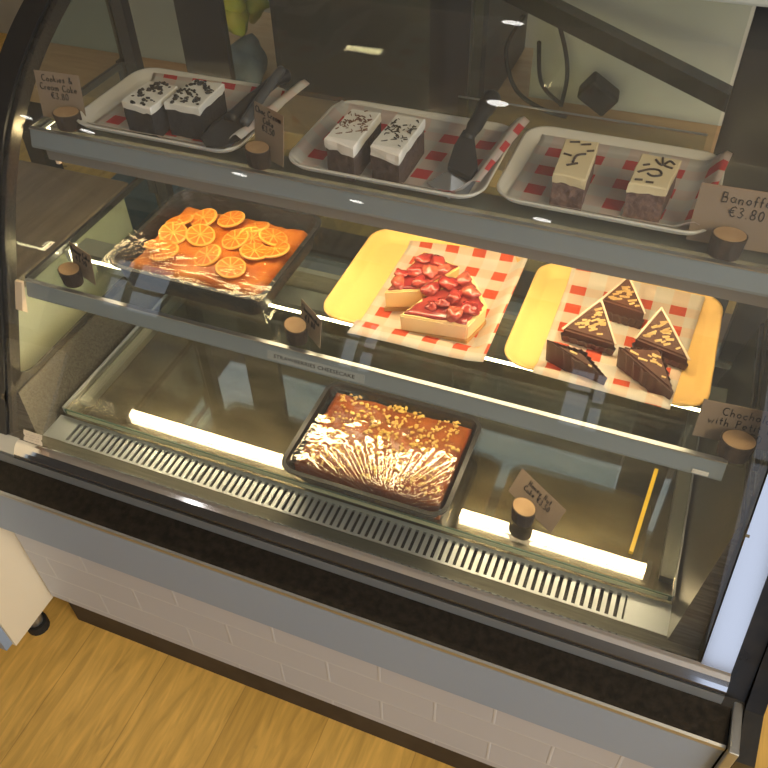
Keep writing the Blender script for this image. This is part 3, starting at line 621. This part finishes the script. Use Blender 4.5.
bm.faces.new([V[0][i] for i in range(nx+1)][::-1]+[bl[0],bl[1]]); bm.faces.new([V[ny][i] for i in range(nx+1)]+[bl[2],bl[3]])
bm.faces.new([V[j][0] for j in range(ny+1)]+[bl[3],bl[0]]); bm.faces.new([V[j][nx] for j in range(ny+1)][::-1]+[bl[1],bl[2]])
new('orange_cake', bm, M['orange'], t)
rnd = random.Random(4)
for (sx,sy) in ((-.095,.035),(.095,.015),(-.09,-.035),(.045,.03),(-.06,.055),(-.015,.068),(.035,.06),(.075,.045),(-.085,.0),(.02,.02),(.065,.0),(-.04,.01),(-.0,-.035),(.05,-.05),(-.07,-.05)):
    bm = bmesh.new(); R_ = .024; Q = Matrix.Rotation(rnd.uniform(-.3,.3),3,'X') @ Matrix.Rotation(rnd.uniform(-.3,.3),3,'Y')
    def ring(r,z,n=24): return [tuple(Q@Vector((r*math.cos(2*PI*k/n)*(1+.03*math.sin(3*k)),r*math.sin(2*PI*k/n),z))) for k in range(n)]
    ringloft(bm, [ring(R_*.97,-.001),ring(R_,0),ring(R_,.0022),ring(R_*.93,.0030)]); o = new('orange_slice', bm, M['rind'], t, loc=(sx,sy,.0375))
    bm = bmesh.new()
    for k in range(9):
        a0 = 2*PI*k/9+.07; a1 = 2*PI*(k+1)/9-.07
        pts = [Q@Vector((R_*.12*math.cos((a0+a1)/2),R_*.12*math.sin((a0+a1)/2),.0036))]+[Q@Vector((R_*.86*math.cos(a0+(a1-a0)*q/4),R_*.86*math.sin(a0+(a1-a0)*q/4),.0036)) for q in range(5)]
        prism(bm, pts, [p-Q@Vector((0,0,.002)) for p in pts])
    new('segments', bm, M['slice'], o)
def film(name, w, d, zc, h, hub, nr, parent, amp, side=.03, seed=0, m=M['film'], nx=110, ny=90, sag=.004):
    """wrinkled clear sheet: ridges run out from a hub, edges fold down"""
    bm = bmesh.new(); V=[]
    for j in range(ny+1):
        row=[]
        for i in range(nx+1):
            x = (i/nx-.5)*w; y = (j/ny-.5)*d
            a = math.atan2(y-hub[1], x-hub[0]); r = math.hypot(x-hub[0], y-hub[1])
            ex = abs(x)-(w/2-side); ey = abs(y)-(d/2-side); e = max(ex,ey,0)/side
            ridge = (abs(math.sin(a*nr + 2*noise.noise(Vector((a*3,seed,0)))))**.7-.5)*amp*min(r/.05,1)*max(0,1-r/(max(w,d)*.5))
            z = zc - sag*(1-max(abs(x)/(w/2),abs(y)/(d/2))**2) + ridge + .0022*noise.noise(Vector((x*30,y*30,seed))) + .0004*noise.noise(Vector((x*140,y*140,seed)))
            k = min(e,1); z -= (h*k*k)*(1+.15*noise.noise(Vector((a*9,1,seed))))
            px = x - math.copysign(max(ex,0)*.62,x) + .002*noise.noise(Vector((x*60,y*60,9)))*k; py = y - math.copysign(max(ey,0)*.62,y)
            row.append(bm.verts.new((px,py,z)))
        V.append(row)
    for j in range(ny):
        for i in range(nx): bm.faces.new((V[j][i],V[j][i+1],V[j+1][i+1],V[j+1][i])).smooth=True
    return new(name, bm, m, parent)
film('cling_film', .338, .298, .0515, .036, (-.15,-.125), 20, t, .0080, seed=2, nx=170, ny=150, m=M['film3'], sag=.006)
# ------------------------------------------------------------------ honey nut cake on the deck
t = empty('nut_cake_pan', 'tray of amber nut-topped cake wrapped in shiny cling film on the bottom deck', 'cake pan', (.629,.166,.6155))
pan(.245,.156,.262,.198,.050,t)
bm = bmesh.new(); x0,x1,y0,y1 = -.120,.122,-.078,.088; V=[]; nx,ny=24,18
for j in range(ny+1):
    V.append([bm.verts.new((x0+(x1-x0)*i/nx, y0+(y1-y0)*j/ny, .050+.003*noise.noise(Vector((i*.35,j*.35,2)))-(.01 if min(i,nx-i,j,ny-j)==0 else 0))) for i in range(nx+1)])
for j in range(ny):
    for i in range(nx): bm.faces.new((V[j][i],V[j][i+1],V[j+1][i+1],V[j+1][i])).smooth=True
bl = [bm.verts.new((x0 if a<0 else x1, y0 if c<0 else y1, .006)) for a,c in ((-1,-1),(1,-1),(1,1),(-1,1))]
bm.faces.new(bl[::-1]); bm.faces.new([V[0][i] for i in range(nx+1)][::-1]+[bl[0],bl[1]]); bm.faces.new([V[ny][i] for i in range(nx+1)]+[bl[2],bl[3]])
bm.faces.new([V[j][0] for j in range(ny+1)]+[bl[3],bl[0]]); bm.faces.new([V[j][nx] for j in range(ny+1)][::-1]+[bl[1],bl[2]])
new('nut_cake', bm, M['baklava'], t)
bm = bmesh.new(); rnd = random.Random(11)
for k in range(620):
    x = rnd.uniform(-.115,.117); y = rnd.uniform(-.074,.084); s = rnd.uniform(.0014,.0034)
    if noise.noise(Vector((x*30,y*30,5))) < -.25: continue
    blob(bm, (x,y,.0522), (s*1.3,s,s*.7), seed=k, amt=.3, sub=1)
new('chopped_nuts', bm, M['nut'], t)['kind'] = 'stuff'
film('cling_film', .330, .262, .0595, .040, (.045,-.128), 24, t, .0085, seed=5, side=.045, m=M['film2'], nx=170, ny=130)
# ------------------------------------------------------------------ strawberry cheesecake
def wedge(name, top, zb, filling, label, berries, seed, glaze_poly=None):
    cx = sum(p[0] for p in top)/len(top); cy = sum(p[1] for p in top)/len(top)
    t = empty(name, label, 'cake slice', (cx,cy,zb))
    bm = bmesh.new(); P = [Vector((p[0]-cx,p[1]-cy,p[2]-zb)) for p in top]
    prism(bm, P, [Vector((p.x*.97,p.y*.97,.006)) for p in P]); bmesh.ops.bevel(bm, geom=bm.edges[:], offset=.002, segments=2, affect='EDGES'); new('filling', bm, filling, t)
    bm = bmesh.new(); prism(bm, [Vector((p.x*1.0,p.y*1.0,.007)) for p in P], [Vector((p.x*1.0,p.y*1.0,0)) for p in P]); new('biscuit_base', bm, mat('biscuit_base',(.55,.30,.10),.8,bump=.5), t)
    bm = bmesh.new()
    gp = [p.copy() for p in P]; n = 8; loop=[]
    for i in range(len(gp)):
        for k in range(n): loop.append(gp[i].lerp(gp[(i+1)%len(gp)],k/n))
    r0=[];r1=[];r2=[]
    for i,p in enumerate(loop):
        w = noise.noise(Vector((i*.6,seed,0)))
        r0.append((p.x*(.90+.12*w),p.y*(.90+.12*w),p.z-.001)); r1.append((p.x*(.90+.12*w),p.y*(.90+.12*w),p.z+.0015)); r2.append((p.x*.80,p.y*.80,p.z+.003))
    ringloft(bm,[r0,r1,r2]); new('glaze', bm, M['glaze'], t, smooth=True)
    for k,(bx_,by_,bz_,s,mi) in enumerate(berries):
        bm = bmesh.new(); blob(bm,(0,0,0),(s*1.15,s*.85,s*.6),seed=k+seed,amt=.25,sub=3); new('strawberry', bm, M['berry' if mi==0 else 'berry2'], t, loc=(bx_-cx,by_-cy,bz_-zb))
    return t
zp = Z2+.0056
wedge('cheesecake_slice', [(.598,.262,.893),(.652,.282,.897),(.688,.352,.900),(.622,.372,.900)], zp, M['cheese'], 'strawberry cheesecake slice at the back left of the yellow tray',
  [(.612,.285,.899,.012,1),(.628,.312,.903,.013,0),(.650,.318,.905,.013,1),(.632,.345,.904,.012,0),(.655,.345,.906,.012,0),(.668,.330,.905,.011,1),(.610,.302,.901,.010,0),(.642,.294,.902,.011,0)], 3)
wedge('cheesecake_slice', [(.637,.222,.892),(.737,.234,.890),(.751,.285,.892),(.708,.345,.896),(.657,.270,.894)], zp, M['cheese'], 'larger strawberry cheesecake slice in front with its pale cut side facing out',
  [(.664,.285,.900,.013,0),(.684,.302,.903,.014,0),(.702,.320,.903,.012,1),(.720,.296,.900,.013,1),(.702,.278,.902,.013,0),(.728,.262,.898,.013,0),(.712,.246,.898,.013,1),(.690,.262,.898,.010,0),(.676,.252,.896,.009,0)], 8)
# ------------------------------------------------------------------ chocolate triangles
def choc(top, label, wrap_h=.6, nuts=14, seed=0, depth=.024, dirn=(0,.25,-1), zb=Z2+.0062, creamy=True):
    """top: three 3-D corners of the nutty face"""
    T = [Vector(p) for p in top]; c = sum(T,Vector())/3
    org = Vector((c.x,c.y,zb)); t = empty('chocolate_triangle', label, 'chocolate slice', org, 0, None)
    nrm = (T[1]-T[0]).cross(T[2]-T[0]).normalized()
    if nrm.z < 0: nrm = -nrm
    def low(p, k=1.0):
        return Vector((p.x,p.y,max(p.z - depth, zb+.0014)))
    bm = bmesh.new(); A = [p-org for p in T]; B = [low(p)-org for p in T]
    prism(bm, A, B); bmesh.ops.bevel(bm, geom=bm.edges[:], offset=.0025, segments=3, affect='EDGES'); new('chocolate', bm, M['choc'], t)
    if creamy:
        bm = bmesh.new()
        for i in ((1,2),(0,1)):
            a,b_ = T[i[0]]-org,T[i[1]]-org; cc = c-org; a = a+(a-cc)*.02; b_ = b_+(b_-cc)*.02
            tube(bm, [a+nrm*-.0016,b_+nrm*-.0016], .0017, 6)
        new('cream_layer', bm, M['layer'], t)
    rnd = random.Random(seed); bm = bmesh.new()
    for k in range(nuts):
        a,b_ = sorted((rnd.random(),rnd.random())); w = (a,b_-a,1-b_); w = [.12+.64*q for q in w]
        p = T[0]*w[0]+T[1]*w[1]+T[2]*w[2]-org+nrm*.0003; e = (T[2]-T[0]).normalized().lerp((T[1]-T[0]).normalized(), rnd.uniform(.2,.7)).normalized(); L_ = rnd.uniform(.002,.0065)
        s = e.cross(nrm).normalized()*rnd.uniform(.0012,.0019)
        q = [p-e*L_-s, p+e*L_-s*.7, p+e*L_*1.1, p+e*L_+s, p-e*L_*.9+s]
        prism(bm, [v+nrm*.0007 for v in q], [v-nrm*.001 for v in q])
    new('nut_pieces', bm, M['almond'], t)
    # pleated paper case
    bm = bmesh.new(); n = 14; r0=[];r1=[];i_ = 0; cc = c-org
    for i in range(3):
        a,b_ = T[i]-org,T[(i+1)%3]-org
        for k in range(n):
            p = a.lerp(b_,k/n); o_ = Vector((p.x-cc.x,p.y-cc.y,0)); L_ = o_.length; o_ = o_.normalized()
            pl = .0019*(1 if i_%2 else -1); zt_ = p.z*wrap_h + zb*0
            lo = max(p.z-depth, .0004)
            r0.append(bm.verts.new((p.x+o_.x*(-.0005+pl*.5), p.y+o_.y*(-.0005+pl*.5), .0004)))
            top_ = .0004+(p.z-.0004)*wrap_h
            r1.append(bm.verts.new((p.x+o_.x*(.0035+pl), p.y+o_.y*(.0035+pl), top_))); i_ += 1
    N = len(r0)
    for k in range(N): bm.faces.new((r0[k],r0[(k+1)%N],r1[(k+1)%N],r1[k]))
    bm.faces.new(r0[::-1]); o = new('paper_case', bm, M['wrapper'], t)
    md = o.modifiers.new('thick','SOLIDIFY'); md.thickness=.0005
    return t
choc([(.862,.288,.880),(.902,.342,.903),(.938,.281,.880)], 'chocolate nut triangle at the left of the tray with its almond face up', .5, 26, 1)
choc([(.902,.356,.893),(.930,.408,.905),(.966,.350,.890)], 'chocolate nut triangle standing at the back of the group', .5, 20, 2)
choc([(.962,.298,.884),(.986,.346,.908),(1.037,.284,.880)], 'rightmost chocolate nut triangle with a pale cream edge', .5, 22, 3)
choc([(.850,.240,.893),(.900,.236,.890),(.938,.204,.884)], 'chocolate triangle lying front left, hidden in its pleated brown paper case', 1.04, 2, 4, creamy=False)
choc([(.945,.262,.893),(.996,.274,.894),(1.024,.208,.886)], 'chocolate triangle front right, nuts just showing over its pleated case', .92, 9, 5, creamy=False)
# ------------------------------------------------------------------ price cards in log stumps
def pricecard(x, y, z, yaw, w, h, lean, lines, what, size=.011, lw=None, logr=.019, logh=.026, logw=None, cdx=0):
    cy, sy = math.cos(yaw), math.sin(yaw)
    t = empty('log_stump', 'small bark-covered log stump holding the %s price card' % what, 'card holder', (x,y,z), yaw)
    lw_ = logw or logr
    def pr(r_,zz,off=0): return [((lw_*1.25*r_)*math.cos(a), -logr*1.0*r_*math.sin(a)*1.0 + off, zz) for a in [2*PI*k/28 for k in range(28)]]
    bm = bmesh.new()
    def wob(ring, k): return [(p[0]*(1+.05*noise.noise(Vector((p[0]*90,p[1]*90,k)))), p[1]*(1+.05*noise.noise(Vector((p[0]*90,p[1]*90,k+3)))), p[2]) for p in ring]
    ringloft(bm, [wob(pr(.92,0),1),wob(pr(.97,logh*.35),2),wob(pr(1.0,logh*.7),3),wob(pr(1.02,logh),4)]); new('bark', bm, M['bark'], t)
    bm = bmesh.new(); ringloft(bm, [pr(.93,logh+.0002),pr(.93,logh+.0010)]); new('cut_face', bm, M['log_top'], t)
    c = empty('price_card', '%s' % what[0].upper()+what[1:] + ' price card, kraft brown with handwriting, standing in its log stump', 'price card', (x - sy*logr*1.08 + cdx*cy, y + cy*logr*1.08 + cdx*sy, z+.0002), yaw)
    c['label'] = 'kraft %s price card with black handwriting, standing in its log stump' % what
    d = Vector((0, math.sin(lean), math.cos(lean))); nn = Vector((0,-math.cos(lean),math.sin(lean)))
    bm = bmesh.new(); P = [Vector((-w/2,0,0)),Vector((w/2,0,0)),Vector((w/2,0,0))+d*h,Vector((-w/2,0,0))+d*h]
    prism(bm, P, [p-nn*.0009 for p in P]); new('card', bm, M['card'], c)
    if lines:
        bm = bmesh.new(); 
        write(bm, lines, size, w*.88, lambda u,v: Vector((-w*.44+u,0,0)) + d*(h-size*1.5+v) + nn*.0006, th=.0013)
        new('handwriting', bm, M['ink'], c)
E_ = '\u20ac'
pricecard(.083,.278,Z3+.0002, math.radians(4), .078, .070, math.radians(10), ['Cookies &','Cream Cake',E_+'3.80'], 'cookies and cream', .0095, logh=.024, logr=.017, cdx=-.022)
pricecard(.408,.276,Z3+.0002, math.radians(-24), .064, .074, math.radians(8), ['Choc Cream','Cake',E_+'3.50'], 'small chocolate cream', .0085, logh=.026, logr=.016)
pricecard(1.035,.275,Z3+.0002, math.radians(2), .118, .074, math.radians(8), ['Banoffee',E_+'3.80'], 'banoffee', .0125, logh=.028, logr=.016, cdx=.014)
pricecard(.098,.165,Z2+.0002, math.radians(-20), .060, .055, math.radians(8), ['Orange Cake',E_+'3.50'], 'orange cake', .0095, logr=.016, cdx=.006)
pricecard(.497,.166,Z2+.0002, math.radians(-36), .060, .050, math.radians(8), ['Cheesecake',E_+'3.80'], 'cheesecake', .0095, logr=.016, cdx=.008)
pricecard(1.112,.158,Z2+.0002, math.radians(3), .125, .058, math.radians(10), ['Chocholate','with Petit Four',E_+'3.50'], 'chocolate petit four', .0115, logh=.028, logr=.017, cdx=.012)
pricecard(.868,.140,.6152, math.radians(-34), .098, .046, math.radians(32), ['Honey Nut','Cake '+E_+'3.50'], 'nut cake', .0085, logh=.030, logr=.016, cdx=-.004)
# yellow strip on the deck
bm = bmesh.new(); prism(bm, [(1.030,.135,.622),(1.036,.135,.622),(1.048,.305,.622),(1.042,.305,.622)], [(1.030,.135,.6155),(1.036,.135,.6155),(1.048,.305,.6155),(1.042,.305,.6155)])
tag(new('plastic_strip', bm, M['yellow']), 'thin yellow plastic strip lying on the bottom deck at the right', 'strip')
# ------------------------------------------------------------------ things around the case
cab = empty('side_cabinet', 'cream cabinet with wooden top standing at the left end of the display case', 'cabinet', (-.36,.2,0))
def rel(d): return (d[0]+.36,d[1]+.36,d[2]-.2,d[3]-.2,d[4],d[5])
bx('body', M['cream'], rel((-.66,-.058,-.166,.50,.118,.775)), cab); bx('worktop', M['darkwood'], rel((-.68,-.053,-.17,.52,.7755,.80)), cab, bev=.003)
bx('front_door', M['fascia'], rel((-.65,-.064,-.184,-.1665,.125,.77)), cab)
for xx,yy in ((-.12,-.075),(-.12,.45),(-.6,-.075),(-.6,.45)):
    bm = bmesh.new(); tube(bm, [(xx+.36,yy-.2,.025),(xx+.36,yy-.2,.1175)], .017, 14); f = new('foot', bm, M['silver'], cab)
    bm = bmesh.new(); tube(bm, [(xx+.36,yy-.2,0),(xx+.36,yy-.2,.0245)], .024, 16); new('foot_pad', bm, M['rubber'], f)
bm = bmesh.new(); box(bm, -.46,-.26,.86,1.10,.2805,.50, bev=.01); box(bm, -.466,-.254,.854,1.106,.49,.503, bev=.004)
tag(new('storage_tub', bm, M['blue']), 'blue plastic tub on the low shelf of the bench behind the display case', 'tub')
# rear bench with grey upstand
rb = empty('back_bench', 'wooden work bench with grey upstand running behind the display case', 'bench', (.6,1.0,0))
def rel(d): return (d[0]-.6,d[1]-.6,d[2]-1.0,d[3]-1.0,d[4],d[5])
bx('bench_top', M['wood'], rel((-.6,1.9,.74,1.30,.80,.84)), rb, bev=.003)
for xx in (-.58,.75,1.8): bx('leg', M['blackmetal'], rel((xx,xx+.05,.78,.83,0,.7995)), rb); bx('leg', M['blackmetal'], rel((xx,xx+.05,1.2,1.25,0,.7995)), rb)
bx('upstand', M['wallgrey'], rel((.62,1.9,1.05,1.065,.8405,1.30)), rb)
bx('upstand', mat('grey_green_panel',(.27,.30,.28),.6), rel((-.6,-.14,.955,.97,.8405,1.30)), rb)
bx('lower_shelf', M['darkwood'], rel((-.52,1.85,.84,1.19,.25,.28)), rb)
tag(bx('coffee_machine', M['blackmetal'], (.10,.56,.88,1.26,.8405,1.24), bev=.02), 'large dark appliance on the bench behind the display case', 'appliance')
bm = bmesh.new(); prism(bm, [(.56,.98,1.06),(1.10,.80,.955),(1.10,.80,.985),(.56,.98,1.095)], [(.56,1.02,1.06),(1.10,.84,.955),(1.10,.84,.985),(.56,1.02,1.095)])
M_ = new('diagonal_rail', bm, M['blackmetal']); tag(M_, 'dark metal rail running diagonally behind the right rear door', 'rail')
bm = bmesh.new()
for k in range(7): blob(bm, (-.02+random.uniform(-.05,.06), 1.0+random.uniform(-.05,.05), .955+random.uniform(0,.07)), (.04,.03,.03), seed=k, amt=.3)
tag(new('fruit_pile', bm, M['leafy']), 'yellow-green fruit heaped behind the blue-grey bag', 'fruit')['kind'] = 'stuff'
bm = bmesh.new(); blob(bm, (0,.93,.875), (.065,.05,.05), seed=3, amt=.25, sub=3); 
for v in bm.verts: v.co.z = max(v.co.z,.8405)
tag(new('cloth_bag', bm, M['bluegrey']), 'crumpled blue-grey bag on the bench seen past the left rear door', 'bag')
cb_ = [[(.640,1.0,.98),(.643,1.03,.90),(.66,1.03,.87),(.70,1.0,.86)],[(.60,1.02,1.02),(.57,1.02,.95),(.60,1.0,.88),(.66,.98,.855),(.72,.97,.85)],[(.665,1.03,1.02),(.69,1.035,.95),(.70,1.03,.90),(.70,1.0,.855)]]
c = empty('power_cable', 'black power cables hanging against the grey upstand behind the case', 'cable', (.65,1.0,.84))
for P in cb_:
    bm = bmesh.new(); tube(bm, [Vector(p)-Vector((.65,1.0,.84)) for p in smooth_pts(P,6)], .0045, 8); new('cable', bm, M['cable'], c, smooth=True)
bm = bmesh.new(); box(bm, -.035,.035,-.022,.022,-.025,.025, bev=.006); o = new('power_adapter', bm, M['cable'], None, loc=(.772,1.0,.893)); o.rotation_euler = (.15,math.radians(35),.2); tag(o, 'square black power adapter beside the hanging cables', 'adapter')
# ------------------------------------------------------------------ world / view
w = bpy.data.worlds.new('world'); S.world = w; w.use_nodes = True
w.node_tree.nodes['Background'].inputs[0].default_value = (.6,.7,.85,1); w.node_tree.nodes['Background'].inputs[1].default_value = .3
S.view_settings.view_transform = 'Standard'; S.view_settings.look = 'None'; S.view_settings.gamma = 1; S.view_settings.exposure = 0
